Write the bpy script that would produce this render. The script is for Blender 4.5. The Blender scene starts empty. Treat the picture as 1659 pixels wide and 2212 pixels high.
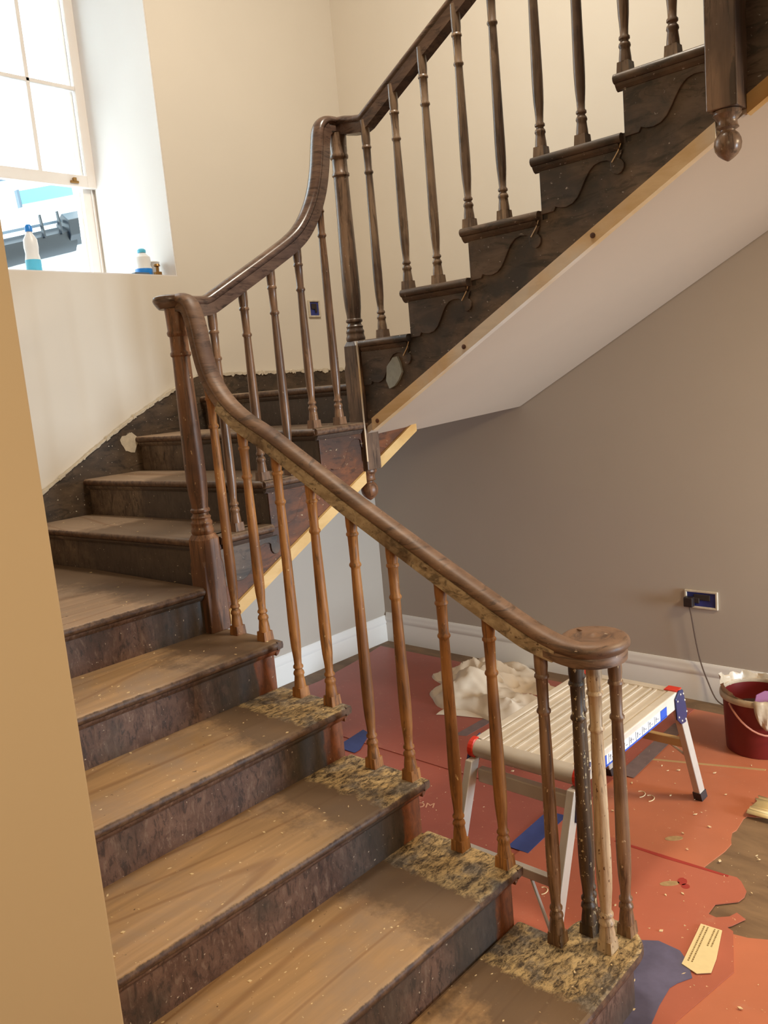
import bpy, math, random
from mathutils import Vector, Matrix, noise
random.seed(7)
sc = bpy.context.scene
COL = sc.collection
PI = math.pi

# ------------------------------------------------------------------ camera
CAM = Vector((-1.8262, -2.6407, 1.8013))
YAW, PITCH, ROLL, FPX = [math.radians(47.0882), math.radians(8.8784), math.radians(-5.1355), 1809.7]
d = Vector((math.sin(YAW)*math.cos(PITCH), math.cos(YAW)*math.cos(PITCH), -math.sin(PITCH)))
rt = Vector((math.cos(YAW), -math.sin(YAW), 0)); up = rt.cross(d)
r2 = rt*math.cos(ROLL) + up*math.sin(ROLL); u2 = up*math.cos(ROLL) - rt*math.sin(ROLL)
cd = bpy.data.cameras.new('camera'); cam = bpy.data.objects.new('camera', cd); COL.objects.link(cam)
cd.sensor_fit = 'VERTICAL'; cd.sensor_height = 36; cd.lens = FPX/2212*36; cd.clip_start = 0.02
cam.matrix_world = Matrix(((r2.x, u2.x, -d.x, CAM.x), (r2.y, u2.y, -d.y, CAM.y), (r2.z, u2.z, -d.z, CAM.z), (0, 0, 0, 1)))
sc.camera = cam

# ------------------------------------------------------------------ light, world, exposure
sc.view_settings.view_transform = 'Standard'; sc.view_settings.look = 'None'
sc.view_settings.exposure = 0.64; sc.view_settings.gamma = 1
w = bpy.data.worlds.new('sky'); sc.world = w; w.use_nodes = True
bg = w.node_tree.nodes['Background']; bg.inputs[0].default_value = (0.76, 0.93, 1.0, 1); bg.inputs[1].default_value = 4.6

def area(name, loc, target, size, energy, col, size_y=None, spread=PI):
    l = bpy.data.lights.new(name, 'AREA'); l.energy = energy; l.color = col; l.size = size
    if size_y: l.shape = 'RECTANGLE'; l.size_y = size_y
    o = bpy.data.objects.new(name, l); COL.objects.link(o); o.location = loc
    o.rotation_euler = (Vector(target)-Vector(loc)).to_track_quat('-Z', 'Y').to_euler()
    l.spread = spread
    return o
area('hall_ceiling_lamp', (-1.95, -2.9, 2.62), (-1.7, -2.5, 0), 0.5, 20, (1.0, 0.76, 0.46))
area('hall_far_lamp', (1.3, -3.3, 2.62), (1.3, -3.0, 0), 0.5, 44, (1.0, 0.78, 0.5))
area('stair_ceiling_lamp', (0.6, -1.0, 4.7), (0.9, 0.6, 1.5), 0.6, 47, (1.0, 0.90, 0.74))
area('entrance_daylight', (1.7, -5.7, 0.9), (1.35, 1.2, 0.55), 0.9, 26, (0.70, 0.86, 1.0), 1.5, math.radians(60))

# ------------------------------------------------------------------ mesh helpers
class MB:
    def __init__(s): s.v = []; s.f = []
    def add(s, v, f):
        n = len(s.v); s.v += [Vector(p) for p in v]; s.f += [tuple(i+n for i in q) for q in f]; return s
    def box(s, x0, x1, y0, y1, z0, z1, M=None):
        v = [Vector((x, y, z)) for z in (z0, z1) for y in (y0, y1) for x in (x0, x1)]
        if M: v = [M @ p for p in v]
        return s.add(v, [(0, 2, 3, 1), (4, 5, 7, 6), (0, 1, 5, 4), (2, 6, 7, 3), (0, 4, 6, 2), (1, 3, 7, 5)])
    def prism(s, poly, axis, a, b):
        def P(p, t):
            if axis == 'X': return (t, p[0], p[1])
            if axis == 'Y': return (p[0], t, p[1])
            return (p[0], p[1], t)
        n = len(poly); v = [P(p, a) for p in poly]+[P(p, b) for p in poly]
        return s.add(v, [tuple(range(n-1, -1, -1)), tuple(range(n, 2*n))]+[(i, (i+1) % n, n+(i+1) % n, n+i) for i in range(n)])
    def lathe(s, prof, cx=0, cy=0, cz=0, seg=20, M=None, cap=True):
        v = []; f = []
        for r, z in prof:
            for k in range(seg):
                a = 2*PI*k/seg; p = Vector((cx+r*math.cos(a), cy+r*math.sin(a), cz+z)); v.append(M @ p if M else p)
        for i in range(len(prof)-1):
            for k in range(seg):
                a = i*seg+k; b = i*seg+(k+1) % seg; f.append((a, b, b+seg, a+seg))
        if cap: f.append(tuple(range(seg-1, -1, -1))); n = (len(prof)-1)*seg; f.append(tuple(range(n, n+seg)))
        return s.add(v, f)
    def tube(s, path, r, seg=8):
        sec = [(r*math.cos(2*PI*k/seg), r*math.sin(2*PI*k/seg)) for k in range(seg)]
        return s.sweep(path, sec)
    def sweep(s, path, sec, cap=True, scl=None, upv=None):
        P = [Vector(p) for p in path]; n = len(sec); v = []; f = []
        last = None
        for i, p in enumerate(P):
            t = (P[min(i+1, len(P)-1)]-P[max(i-1, 0)]).normalized()
            if upv is not None: side = t.cross(Vector(upv))
            else:
                side = t.cross(Vector((0, 0, 1)))
            if side.length < .05: side = last if last else Vector((1, 0, 0))
            side.normalize()
            if last is not None and side.dot(last) < 0 and upv is None: side = -side if side.length else last
            last = side.copy(); u = side.cross(t).normalized()
            k = scl[i] if scl else 1
            for a, b in sec: v.append(p+side*a*k+u*b*k)
        for i in range(len(P)-1):
            for k in range(n): a = i*n+k; b = i*n+(k+1) % n; f.append((a, b, b+n, a+n))
        if cap: f.append(tuple(range(n-1, -1, -1))); m = (len(P)-1)*n; f.append(tuple(range(m, m+n)))
        return s.add(v, f)
    def build(s, name, m, parent=None, smooth=False, bevel=0, loc=None):
        off = Vector(loc) if loc is not None else (parent_origin(parent) if parent else Vector((0, 0, 0)))
        me = bpy.data.meshes.new(name); me.from_pydata([tuple(p-off) for p in s.v], [], s.f); me.update()
        import bmesh
        bm = bmesh.new(); bm.from_mesh(me); bmesh.ops.recalc_face_normals(bm, faces=bm.faces); bm.to_mesh(me); bm.free()
        o = bpy.data.objects.new(name, me); COL.objects.link(o)
        if m: me.materials.append(m)
        if parent: o.parent = parent
        else: o.location = off
        if smooth:
            me.polygons.foreach_set('use_smooth', [True]*len(me.polygons))
            try: me.set_sharp_from_angle(angle=math.radians(42))
            except Exception: pass
        if bevel:
            b = o.modifiers.new('bevel', 'BEVEL'); b.width = bevel; b.segments = 2; b.limit_method = 'ANGLE'; b.angle_limit = math.radians(40)
        return o
def parent_origin(p):
    v = Vector((0, 0, 0))
    while p: v += p.location; p = p.parent
    return v
def tag(o, label=None, cat=None, group=None, kind=None):
    if label: o['label'] = label
    if cat: o['category'] = cat
    if group: o['group'] = group
    if kind: o['kind'] = kind
    return o
def thing(name, loc, label, cat, group=None):
    o = bpy.data.objects.new(name, None); COL.objects.link(o); o.location = loc; o.empty_display_size = .1
    return tag(o, label, cat, group)
def struct(o): o['kind'] = 'structure'; return o
def rotz(a, loc=(0, 0, 0)): return Matrix.Translation(loc) @ Matrix.Rotation(a, 4, 'Z')

# ------------------------------------------------------------------ materials
def S(c):  # sRGB 0-255 to linear
    return tuple(((x/255)/12.92 if x/255 <= .04045 else ((x/255+.055)/1.055)**2.4) for x in c)+(1,)
class NT:
    def __init__(s, name):
        s.m = bpy.data.materials.new(name); s.m.use_nodes = True; s.t = s.m.node_tree; s.b = s.t.nodes['Principled BSDF']
        s.tc = s.t.nodes.new('ShaderNodeTexCoord').outputs['Object']
    def L(s, a, b): s.t.links.new(a, b)
    def noise(s, scale, det=4, rough=.6, st=(1, 1, 1), dist=0, off=(0, 0, 0)):
        mp = s.t.nodes.new('ShaderNodeMapping'); mp.inputs['Scale'].default_value = st; mp.inputs['Location'].default_value = off; s.L(s.tc, mp.inputs[0])
        n = s.t.nodes.new('ShaderNodeTexNoise'); n.inputs['Scale'].default_value = scale; n.inputs['Detail'].default_value = det
        n.inputs['Roughness'].default_value = rough; n.inputs['Distortion'].default_value = dist; s.L(mp.outputs[0], n.inputs['Vector']); return n.outputs['Fac']
    def ramp(s, x, lo, hi):
        n = s.t.nodes.new('ShaderNodeMapRange'); n.inputs['From Min'].default_value = lo; n.inputs['From Max'].default_value = hi; n.clamp = True
        s.L(x, n.inputs['Value']); return n.outputs['Result']
    def mix(s, f, a, b):
        n = s.t.nodes.new('ShaderNodeMix'); n.data_type = 'RGBA'
        for v, k in ((f, 0), (a, 6), (b, 7)):
            if isinstance(v, (tuple, float, int)): n.inputs[k].default_value = v
            else: s.L(v, n.inputs[k])
        return n.outputs[2]
    def math(s, op, a, b=0.0):
        n = s.t.nodes.new('ShaderNodeMath'); n.operation = op; n.use_clamp = False
        for i, v in enumerate((a, b)):
            if isinstance(v, (float, int)): n.inputs[i].default_value = v
            else: s.L(v, n.inputs[i])
        return n.outputs[0]
    def xyz(s):
        n = s.t.nodes.new('ShaderNodeSeparateXYZ'); s.L(s.tc, n.inputs[0]); return n.outputs
    def bump(s, h, st=.3, dist=.003):
        n = s.t.nodes.new('ShaderNodeBump'); n.inputs['Strength'].default_value = st; n.inputs['Distance'].default_value = dist
        s.L(h, n.inputs['Height']); s.L(n.outputs[0], s.b.inputs['Normal'])
    def out(s, col, rough=.6, metal=0, spec=None):
        if isinstance(col, tuple): s.b.inputs['Base Color'].default_value = col
        else: s.L(col, s.b.inputs['Base Color'])
        if isinstance(rough, (float, int)): s.b.inputs['Roughness'].default_value = rough
        else: s.L(rough, s.b.inputs['Roughness'])
        s.b.inputs['Metallic'].default_value = metal
        if spec is not None: s.b.inputs['Specular IOR Level'].default_value = spec
        return s.m
def wood(name, c1, c2, c3, grain=(1, 1, 1), sc_=14, rough=.5, specks=.66, speckcol=(190, 175, 150), bump=.35, lo=.38, hi=.62, stain=2.2, streak=.6):
    n = NT(name)
    g = n.noise(sc_, 6, .65, grain, .6); big = n.noise(stain, 4, .6, (1, 1, 1), .4, (3, 1, 2))
    c = n.mix(n.ramp(g, lo, hi), S(c1), S(c2)); c = n.mix(n.ramp(big, .48, .66), c, S(c3))
    stq = n.noise(sc_*1.3, 5, .7, grain, 1.2, (11, 5, 3)); c = n.mix(n.math('MULTIPLY', n.ramp(stq, .52, .62), streak), c, S(tuple(q*.45 for q in c3)))
    if specks:
        sp = n.noise(85, 3, .6, tuple(.55+.45*q for q in grain), 0, (9, 4, 1)); c = n.mix(n.ramp(sp, specks, specks+.04), c, S(speckcol))
    n.bump(g, bump)
    return n.out(c, n.math('ADD', n.math('MULTIPLY', big, .3), rough-.15))
def plain(name, c, rough=.6, metal=0, var=.0, scale=8, bump=0):
    n = NT(name)
    col = S(c)
    if var:
        k = n.noise(scale, 4); dk = tuple(x*(1-var) for x in col[:3])+(1,); col2 = n.mix(n.ramp(k, .35, .65), dk, col)
        if bump: n.bump(k, bump)
        return n.out(col2, rough, metal)
    return n.out(col, rough, metal)

GZ = (1, 1, .08); GX = (.08, 1, 1); GY = (1, .08, 1)
M = {}
M['baluster_lower'] = wood('stripped_orange_wood', (134, 86, 42), (176, 122, 66), (108, 68, 36), GZ, 44, .52, .69, (200, 170, 120), .3)
M['baluster_mid'] = wood('dark_varnished_wood', (104, 76, 56), (138, 104, 78), (84, 60, 46), GZ, 40, .33, .72, (190, 170, 150), .3)
M['baluster_upper'] = wood('grey_brown_varnished_wood', (112, 92, 76), (144, 120, 98), (86, 68, 58), GZ, 40, .3, .73, (190, 180, 165), .3)
M['newel_lower'] = wood('red_brown_newel_wood', (104, 70, 48), (138, 96, 66), (84, 56, 42), (1, 1, .1), 30, .42, .68, (190, 160, 120), .35)
M['newel_upper'] = wood('grey_brown_newel_wood', (108, 86, 70), (140, 112, 90), (78, 62, 54), (1, 1, .1), 30, .3, .7, (190, 180, 165), .3)
M['burnt'] = wood('charred_dark_wood', (52, 38, 26), (98, 74, 48), (36, 28, 20), GZ, 50, .55, .62, (200, 180, 140), .5)
M['white_stripped'] = wood('pale_stripped_wood', (170, 140, 105), (205, 182, 150), (150, 112, 72), GZ, 34, .5, .64, (95, 65, 45), .5)
M['half_stripped'] = wood('half_stripped_wood', (96, 66, 44), (150, 118, 88), (66, 42, 28), GZ, 32, .45, .66, (200, 175, 140), .5)
M['rail'] = wood('handrail_wood', (104, 78, 60), (132, 102, 80), (88, 64, 54), (.25, .25, 1), 26, .5, .72, (180, 160, 140), .15)
M['rail_dark'] = wood('dark_handrail_wood', (86, 66, 56), (112, 88, 74), (70, 54, 50), (.2, .2, 1), 30, .26, .74, (180, 160, 140), .15)
M['rail_cream'] = wood('scraped_rail_underside', (148, 128, 100), (180, 160, 130), (104, 82, 60), (.5, .5, 1), 24, .65, .66, (90, 66, 48), .6, lo=.42, hi=.58, stain=6)
M['string'] = wood('dark_string_wood', (74, 60, 50), (104, 86, 72), (56, 50, 48), (.3, .3, 1), 16, .42, .68, (170, 160, 150), .3, stain=4)
M['string_orange'] = wood('warm_string_wood', (82, 48, 28), (118, 68, 36), (66, 42, 30), (.3, .3, 1), 16, .45, .68, (170, 150, 120), .3, stain=4)
M['pine'] = wood('new_pine', (206, 172, 124), (222, 194, 152), (216, 204, 188), (.12, .12, .5), 18, .5, .76, (150, 90, 40), .08, streak=.08)
M['pine_yellow'] = wood('new_pine_yellow', (200, 164, 104), (212, 180, 126), (184, 136, 72), (.12, .12, .5), 18, .5, .76, (150, 90, 40), .08, streak=.08)
M['skirt'] = wood('stripped_wall_string', (70, 56, 44), (98, 80, 62), (52, 42, 34), (.4, 1, 1), 14, .6, .66, (205, 195, 175), .5)
M['skirt_b'] = M['skirt']

def tread_mat(name, axis, a, b, patch=True, light=(180, 144, 102), grain=GX):
    """bare worn centre, dark paint left beyond coordinate a towards b along the axis, flaky residue at the open end"""
    n = NT(name); x = n.xyz()[axis]
    g = n.noise(16, 6, .65, grain, .8); big = n.noise(2.6, 5, .65, (1, 1, 1), .5)
    c = n.mix(n.ramp(g, .36, .64), S(tuple(q*.86 for q in light)), S(light))
    c = n.mix(n.ramp(big, .45, .7), c, S((150, 128, 108)))
    ct = n.math('SINE', n.math('MULTIPLY', n.noise(1.5, 1, .4, (.16, 1, 1) if axis == 0 else (1, .16, 1), .2, (6, 2, 1)), 95.0)); c = n.mix(n.math('MULTIPLY', n.ramp(ct, .9, 1.0), .38), c, S((112, 72, 40)))
    sp0 = n.noise(60, 4, .6, (1, 1, 1), 0, (2, 8, 1)); c = n.mix(n.ramp(sp0, .68, .72), c, S((228, 208, 168)))
    dk = n.noise(38, 4, .6, (1, 1, 1), 0, (5, 2, 1)); c = n.mix(n.ramp(dk, .7, .74), c, S((70, 50, 38)))
    xx = n.math('ADD', x, n.math('MULTIPLY', n.math('SUBTRACT', n.noise(7, 5, .7, (1, 1, 1), 0, (1, 1, 5)), .5), .5))
    m1 = n.ramp(xx, a, a+(.12 if b > a else -.12))
    c = n.mix(n.math('MULTIPLY', m1, .85), c, S((98, 78, 60)))
    if patch:
        x2 = n.math('ADD', x, n.math('MULTIPLY', n.math('SUBTRACT', n.noise(22, 5, .7, (1, 1, 1), 0, (4, 1, 5)), .5), .10))
        fl = n.noise(60, 9, .85, (.5, 1, 1), .5, (0, 3, 0))
        flc = n.mix(n.ramp(fl, .42, .56), S((58, 42, 26)), S((206, 178, 128)))
        flc = n.mix(n.ramp(n.noise(9, 4, .6, (1, 1, 1), 0, (7, 7, 7)), .5, .62), flc, n.mix(n.ramp(fl, .45, .6), S((84, 74, 64)), S((160, 148, 130))))
        c = n.mix(n.ramp(x2, b, b+(.02 if b > a else -.02)), c, flc)
        n.bump(n.math('ADD', n.math('MULTIPLY', g, .3), n.math('MULTIPLY', n.math('MULTIPLY', fl, n.ramp(x2, b, b+.02)), 1.5)), .6, .004)
    else: n.bump(g, .3)
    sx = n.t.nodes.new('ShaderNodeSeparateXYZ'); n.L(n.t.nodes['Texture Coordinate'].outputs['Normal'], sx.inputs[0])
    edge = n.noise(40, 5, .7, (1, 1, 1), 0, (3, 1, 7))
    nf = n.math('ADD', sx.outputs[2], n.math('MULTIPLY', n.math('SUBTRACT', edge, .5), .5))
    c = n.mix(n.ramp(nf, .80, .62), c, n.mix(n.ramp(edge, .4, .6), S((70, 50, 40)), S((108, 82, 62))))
    return n.out(c, .5)
M['tread1'] = tread_mat('worn_tread_lower', 0, -.42, -.185)
M['tread1_clean'] = tread_mat('worn_tread_upper_lower_flight', 0, -.36, -.1, False)
M['landing'] = tread_mat('worn_landing_boards', 0, -.35, -.1, False, (172, 142, 114))
M['tread2'] = tread_mat('worn_tread_middle', 1, .25, .0, False, (168, 142, 118), GY)
def riser_mat(name, axis, e, c1=(88, 62, 50), c2=(116, 88, 74), cdark=(58, 54, 48), orange=True, sgn=1):
    n = NT(name); x = n.xyz()[axis]
    g = n.noise(9, 6, .7, (1, 1, 1), .5); f = n.noise(55, 6, .75, (1, 1, .35), .6, (2, 2, 2))
    c = n.mix(n.ramp(g, .38, .62), S(c1), S(c2)); c = n.mix(n.math('MULTIPLY', n.ramp(f, .52, .60), .8), c, S(tuple(q*.6 for q in c1))); c = n.mix(n.math('MULTIPLY', n.ramp(f, .44, .38), .5), c, S((142, 120, 104)))
    c = n.mix(n.math('MULTIPLY', n.ramp(n.noise(4, 4, .6, (1, 1, 1), 0, (8, 1, 1)), .5, .66), .6), c, S(cdark))
    xx = n.math('ADD', x, n.math('MULTIPLY', n.math('SUBTRACT', n.noise(5, 4, .7, (1, 1, 1), 0, (1, 6, 5)), .5), .45))
    c = n.mix(n.math('MULTIPLY', n.ramp(xx, e-.38*sgn, e-.2*sgn), .75), c, S(cdark))
    if orange:
        xo = n.math('ADD', x, n.math('MULTIPLY', n.math('SUBTRACT', n.noise(9, 4, .7, (1, 1, 1), 0, (1, 6, 9)), .5), .05))
        c = n.mix(n.ramp(xo, e-.088, e-.078), c, n.mix(n.ramp(f, .4, .6), S((96, 54, 30)), S((128, 72, 38))))
    sp = n.noise(75, 3, .6, (1, 1, 1), 0, (3, 3, 1)); c = n.mix(n.ramp(sp, .69, .73), c, S((196, 180, 160)))
    n.bump(n.math('ADD', f, g), .35)
    return n.out(c, .5)
M['riser1'] = riser_mat('stripped_riser_lower', 0, .005)
M['riser_curtail'] = riser_mat('stripped_riser_bottom_step', 0, .3, (96, 72, 60), (134, 112, 98), (66, 54, 46), False)
M['riser_landing'] = riser_mat('stripped_riser_landing', 0, -.0, orange=False)
M['riser2'] = riser_mat('stripped_riser_middle', 1, -.02, (92, 76, 64), (122, 104, 88), (66, 56, 52), False, -1)
M['riser3'] = riser_mat('stripped_riser_upper', 0, .9, (64, 52, 44), (88, 72, 60), (44, 38, 36), False, -1)

def paint(name, c, rough=.75):
    n = NT(name); k = n.noise(1.3, 3); cc = n.mix(n.ramp(k, .3, .7), tuple(q*.96 for q in S(c)[:3])+(1,), S(c)); n.bump(n.noise(160, 2), .03, .001)
    return n.out(cc, rough, 0, .3)
M['cream'] = paint('cream_wall_paint', (224, 215, 202))
M['reveal'] = paint('white_reveal_paint', (232, 226, 222))
M['grey_wall'] = paint('grey_wall_paint', (184, 174, 162))
M['white_trim'] = paint('white_gloss_trim', (232, 230, 226), .4)
M['soffit'] = paint('pink_white_plaster', (196, 178, 158))
M['sash'] = paint('white_sash_paint', (236, 228, 222), .4)
def floor_mat():
    n = NT('bare_floorboards'); g = n.noise(12, 5, .6, (1, .3, 1), .4); b = n.noise(2, 4)
    c = n.mix(n.ramp(g, .35, .65), S((108, 84, 60)), S((136, 108, 78))); c = n.mix(n.ramp(b, .5, .65), c, S((96, 76, 58)))
    sp = n.noise(90, 3, .6); c = n.mix(n.ramp(sp, .69, .73), c, S((200, 180, 140))); n.bump(g, .2); return n.out(c, .6)
M['floor'] = floor_mat()
def sheet_mat(name, c):
    n = NT(name); g = n.noise(2.2, 4); f = n.noise(70, 3, .6); f2 = n.noise(9, 6, .7, (1, 1, 1), .5, (4, 2, 2))
    cc = n.mix(n.ramp(g, .35, .65), S(c), S(tuple(min(255, q*1.08) for q in c)))
    cc = n.mix(n.math('MULTIPLY', n.ramp(f2, .6, .75), .5), cc, S((186, 128, 104)))
    cc = n.mix(n.ramp(f, .70, .74), cc, S((226, 190, 150))); n.bump(f2, .12, .004); return n.out(cc, .42)
M['sheet_a'] = sheet_mat('red_protection_board', (154, 82, 68)); M['sheet_b'] = sheet_mat('red_board_warm_light_tint', (180, 108, 78))  # same red board twice; sheet_b has the warm lamplight put into its colour
M['sheet_c'] = sheet_mat('red_board_half_warm_light_tint', (170, 96, 74))  # same red board again, part of the warm light mixed into its colour
M['print_'] = plain('cream_print', (212, 160, 126), .7); M['oval'] = plain('khaki_print', (178, 146, 100), .7, 0, .25, 60)
M['darkred'] = plain('dark_red_print', (160, 52, 42), .6)
M['tape'] = plain('blue_masking_tape', (58, 72, 132), .6, 0, .15, 20); M['tape_grey'] = plain('dusty_blue_tape', (122, 102, 100), .7, 0, .2, 20)
M['film'] = plain('dusty_blue_film', (104, 100, 128), .5, 0, .35, 7, .2)
M['alu'] = wood('brushed_aluminium', (190, 184, 176), (206, 200, 192), (184, 178, 170), (.05, 1, 1), 30, .38, .7, (232, 228, 220), .08, stain=1); M['alu'] = plain('pale_aluminium', (212, 202, 188), .42, .12, .12, 12)
M['alu_leg'] = plain('aluminium_leg', (192, 182, 170), .4, .15, .1, 10); M['alu_tan'] = plain('tan_crossbar', (196, 162, 112), .5, .1, .1, 10)
M['navy'] = plain('navy_steel', (48, 52, 92), .35, .2); M['redp'] = plain('red_plastic', (206, 52, 34), .35); M['rivet'] = plain('bright_rivet', (225, 222, 218), .25, .6)
M['rubber'] = plain('black_rubber', (50, 40, 40), .7); M['dark'] = plain('dark_gap', (48, 38, 34), .8)
M['bucket'] = plain('dark_red_bucket', (112, 28, 26), .38, 0, .12, 6); M['liner'] = plain('cream_liner', (196, 176, 150), .35, 0, .25, 14, .3); M['bucket_rim'] = plain('pinkish_plastic', (190, 130, 112), .4)
M['purple'] = plain('purple_plastic', (120, 62, 110), .35); M['content'] = plain('dark_contents', (60, 44, 38), .8)
M['canvas'] = plain('cream_dust_sheet', (226, 210, 188), .85, 0, .1, 5, .05)
M['paper'] = plain('cream_paper', (232, 212, 160), .7, 0, .06, 30); M['ink'] = plain('faded_ink', (140, 116, 72), .8)
M['flake'] = plain('pale_flakes', (224, 200, 156), .8); M['plaster'] = plain('broken_plaster', (214, 202, 182), .85, 0, .2, 30, .3)
M['socketblue'] = plain('blue_back_box', (52, 62, 140), .5, 0, .3, 30); M['black'] = plain('black_plastic', (44, 36, 34), .4); M['cable'] = plain('cable', (88, 70, 58), .5)
M['brass'] = plain('brass', (150, 112, 60), .35, .6); M['whitep'] = plain('white_plastic', (232, 232, 232), .35); M['cyanp'] = plain('light_blue_label', (90, 190, 225), .4); M['bluecap'] = plain('blue_cap', (30, 130, 220), .35)
M['gutter'] = plain('dark_gutter_plastic', (12, 20, 30), .35, 0, .2, 6); M['roof'] = plain('pale_roof', (222, 226, 228), .8, 0, .1, 4); M['pipe'] = plain('grey_roof_flashing', (80, 96, 112), .5)
M['silver'] = plain('clear_grey_plastic', (196, 192, 188), .3)
M['filler'] = plain('blue_grey_filler', (158, 164, 160), .7, 0, .12, 40)
gm = NT('window_glass'); nt = gm.t; tr = nt.nodes.new('ShaderNodeBsdfTransparent'); gl = nt.nodes.new('ShaderNodeBsdfGlossy'); gl.inputs['Roughness'].default_value = .02
fr = nt.nodes.new('ShaderNodeFresnel'); fr.inputs[0].default_value = 1.3; mx = nt.nodes.new('ShaderNodeMixShader')
nt.links.new(fr.outputs[0], mx.inputs[0]); nt.links.new(tr.outputs[0], mx.inputs[1]); nt.links.new(gl.outputs[0], mx.inputs[2]); nt.links.new(mx.outputs[0], nt.nodes['Material Output'].inputs[0]); M['glass'] = gm.m
lp = NT('lamp_diffuser'); lp.b.inputs['Emission Color'].default_value = (1, .8, .5, 1); lp.b.inputs['Emission Strength'].default_value = 3; M['lamp'] = lp.m

# ------------------------------------------------------------------ dimensions of the stair
XW, YW = 2.322, 1.291            # right wall, back wall
WL = -1.29                       # wall on the left of the lower flight
Z = {1: .194, 2: .374, 3: .554, 4: .734, 5: .914, 6: 1.094, 7: 1.271, 8: 1.449, 9: 1.628, 10: 1.803, 11: 1.985, 12: 2.165, 13: 2.350, 14: 2.533, 15: 2.716, 16: 2.9}
NY = {1: -1.665, 2: -1.338, 3: -1.005, 4: -.683, 5: -.36, 6: -.038}      # nosing fronts, lower flight
NX = {7: (-.03, -.11), 8: (.282, .213), 9: (.59, .532), 10: (.90, .965)}  # nosing fronts at the well and at the wall
NY3 = {11: .012, 12: -.315, 13: -.64, 14: -.97, 15: -1.297, 16: -1.62, 17: -1.94}
DX = .932
TT = .032

# ------------------------------------------------------------------ room
fl = MB().box(-4.2, XW+.2, -6.2, YW+.1, -.1, 0).build('floor', M['floor']); struct(fl)
wb = MB()
wx0, wx1, wz0, wz1, WD = -.34, .934, 2.456, 4.5, .78
wb.box(-4.2, wx0, YW, YW+WD, 0, 5.2).box(wx1, XW+.3, YW, YW+WD, 0, 5.2).box(wx0, wx1, YW, YW+WD, 0, wz0).box(wx0, wx1, YW, YW+WD, wz1, 5.2)
struct(wb.build('wall_back', M['cream']))
rv = MB().box(wx1-.006, wx1, YW+.002, YW+.70, wz0, wz1).box(wx0, wx0+.006, YW+.002, YW+.70, wz0, wz1).box(wx0, wx1, YW+.0, YW+.70, wz0, wz0+.006)
struct(rv.build('trim_1', M['reveal']))
struct(MB().box(XW, XW+.2, -6.2, YW+.02, 0, 5.2).build('wall_right', M['cream']))
struct(MB().prism([(-1.2, 0), (XW, 0), (XW, 1.66), (.98, 1.66), (-.02, 1.14), (-1.2, 1.0)], 'Y', YW-.006, YW+.01).build('wall_back_lower', M['grey_wall']))
struct(MB().prism([(YW, 0), (YW, 1.7), (.05, 1.7), (-1.7, 2.66), (-1.7, 2.8), (-6.2, 2.8), (-6.2, 0)], 'X', XW-.006, XW+.01).build('wall_right_lower', M['grey_wall']))
struct(MB().box(WL-.62, WL, -1.496, YW, 0, 5.2).build('wall_left', paint('tan_wall_colour', (204, 186, 158)), bevel=.004))  # one even tan, darker and yellower than the cream walls
struct(MB().box(-4.2, WL-.62, -1.2, -1.1, 0, 5.2).build('wall_hall_left', M['cream']))
struct(MB().box(-4.3, -4.2, -6.2, YW, 0, 5.2).build('wall_hall_far', M['cream']))
struct(MB().box(-4.2, XW+.2, -6.3, -6.2, 0, 5.2).build('wall_front', M['cream']))
struct(MB().box(-4.2, XW+.2, -6.2, YW+WD, 5.2, 5.3).build('ceiling', M['cream']))
struct(MB().box(-4.2, XW, -6.2, -2.05, 2.68, 2.86).build('ceiling_hall', M['cream']))
# baseboards with moulded top
def bb_prof(): return [(0, 0), (.022, 0), (.022, .128), (.018, .134), (.018, .142), (.021, .148), (.018, .166), (.013, .178), (.013, .186), (.009, .196), (.005, .203), (0, .204)]
b3 = MB(); P = bb_prof(); b3.prism([(XW-.006-a, z) for a, z in P], 'Y', -6.2, YW-.02); struct(b3.build('baseboard_right', M['white_trim'], smooth=True))
b2 = MB(); b2.prism([(YW-.006-a, z*.9) for a, z in P], 'X', -1.2, XW-.01); struct(b2.build('baseboard_back', M['white_trim'], smooth=True))

# ------------------------------------------------------------------ window
win = bpy.data.objects.new('window_1', None); COL.objects.link(win); win.location = (.3, YW+.72, wz0); struct(win)
YG = 2.02
f = MB().box(.86, .95, YG+.0, YG+.09, wz0, wz1).box(-.34, -.27, YG, YG+.09, wz0, wz1).box(-.34, .95, YG, YG+.09, wz1-.05, wz1).box(-.34, .95, YG+.03, YG+.12, wz0-.02, wz0+.04)
f.box(.848, .862, YG+.03, YG+.04, wz0, wz1).box(.912, .918, YG-.012, YG, wz0, wz1)
f.build('window_frame', M['sash'], win, bevel=.003)
sh = MB(); y0, y1 = YG-.045, YG-.008; zb = 3.055
sh.box(-.19, .875, y0, y1, zb, zb+.066).box(.875, .935, y0, y1, zb, wz1-.03).box(-.25, -.19, y0, y1, zb, wz1-.03)
for x in (.602, .325, .05): sh.box(x-.011, x+.011, y0+.006, y1-.004, zb+.05, wz1-.03)
for z in (3.6, 4.1): sh.box(-.2, .9, y0+.006, y1-.004, z-.011, z+.011)
sh.build('raised_sash', M['sash'], win, bevel=.003)
MB().box(-.2, .9, YG-.028, YG-.024, zb+.05, wz1-.03).build('pane', M['glass'], win)
sl = MB().box(.765, .815, y0-.012, y0, zb+.016, zb+.03).box(.78, .80, y0-.018, y0, zb+.024, zb+.046); sl.build('sash_lift', M['brass'], win, bevel=.003)

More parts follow.
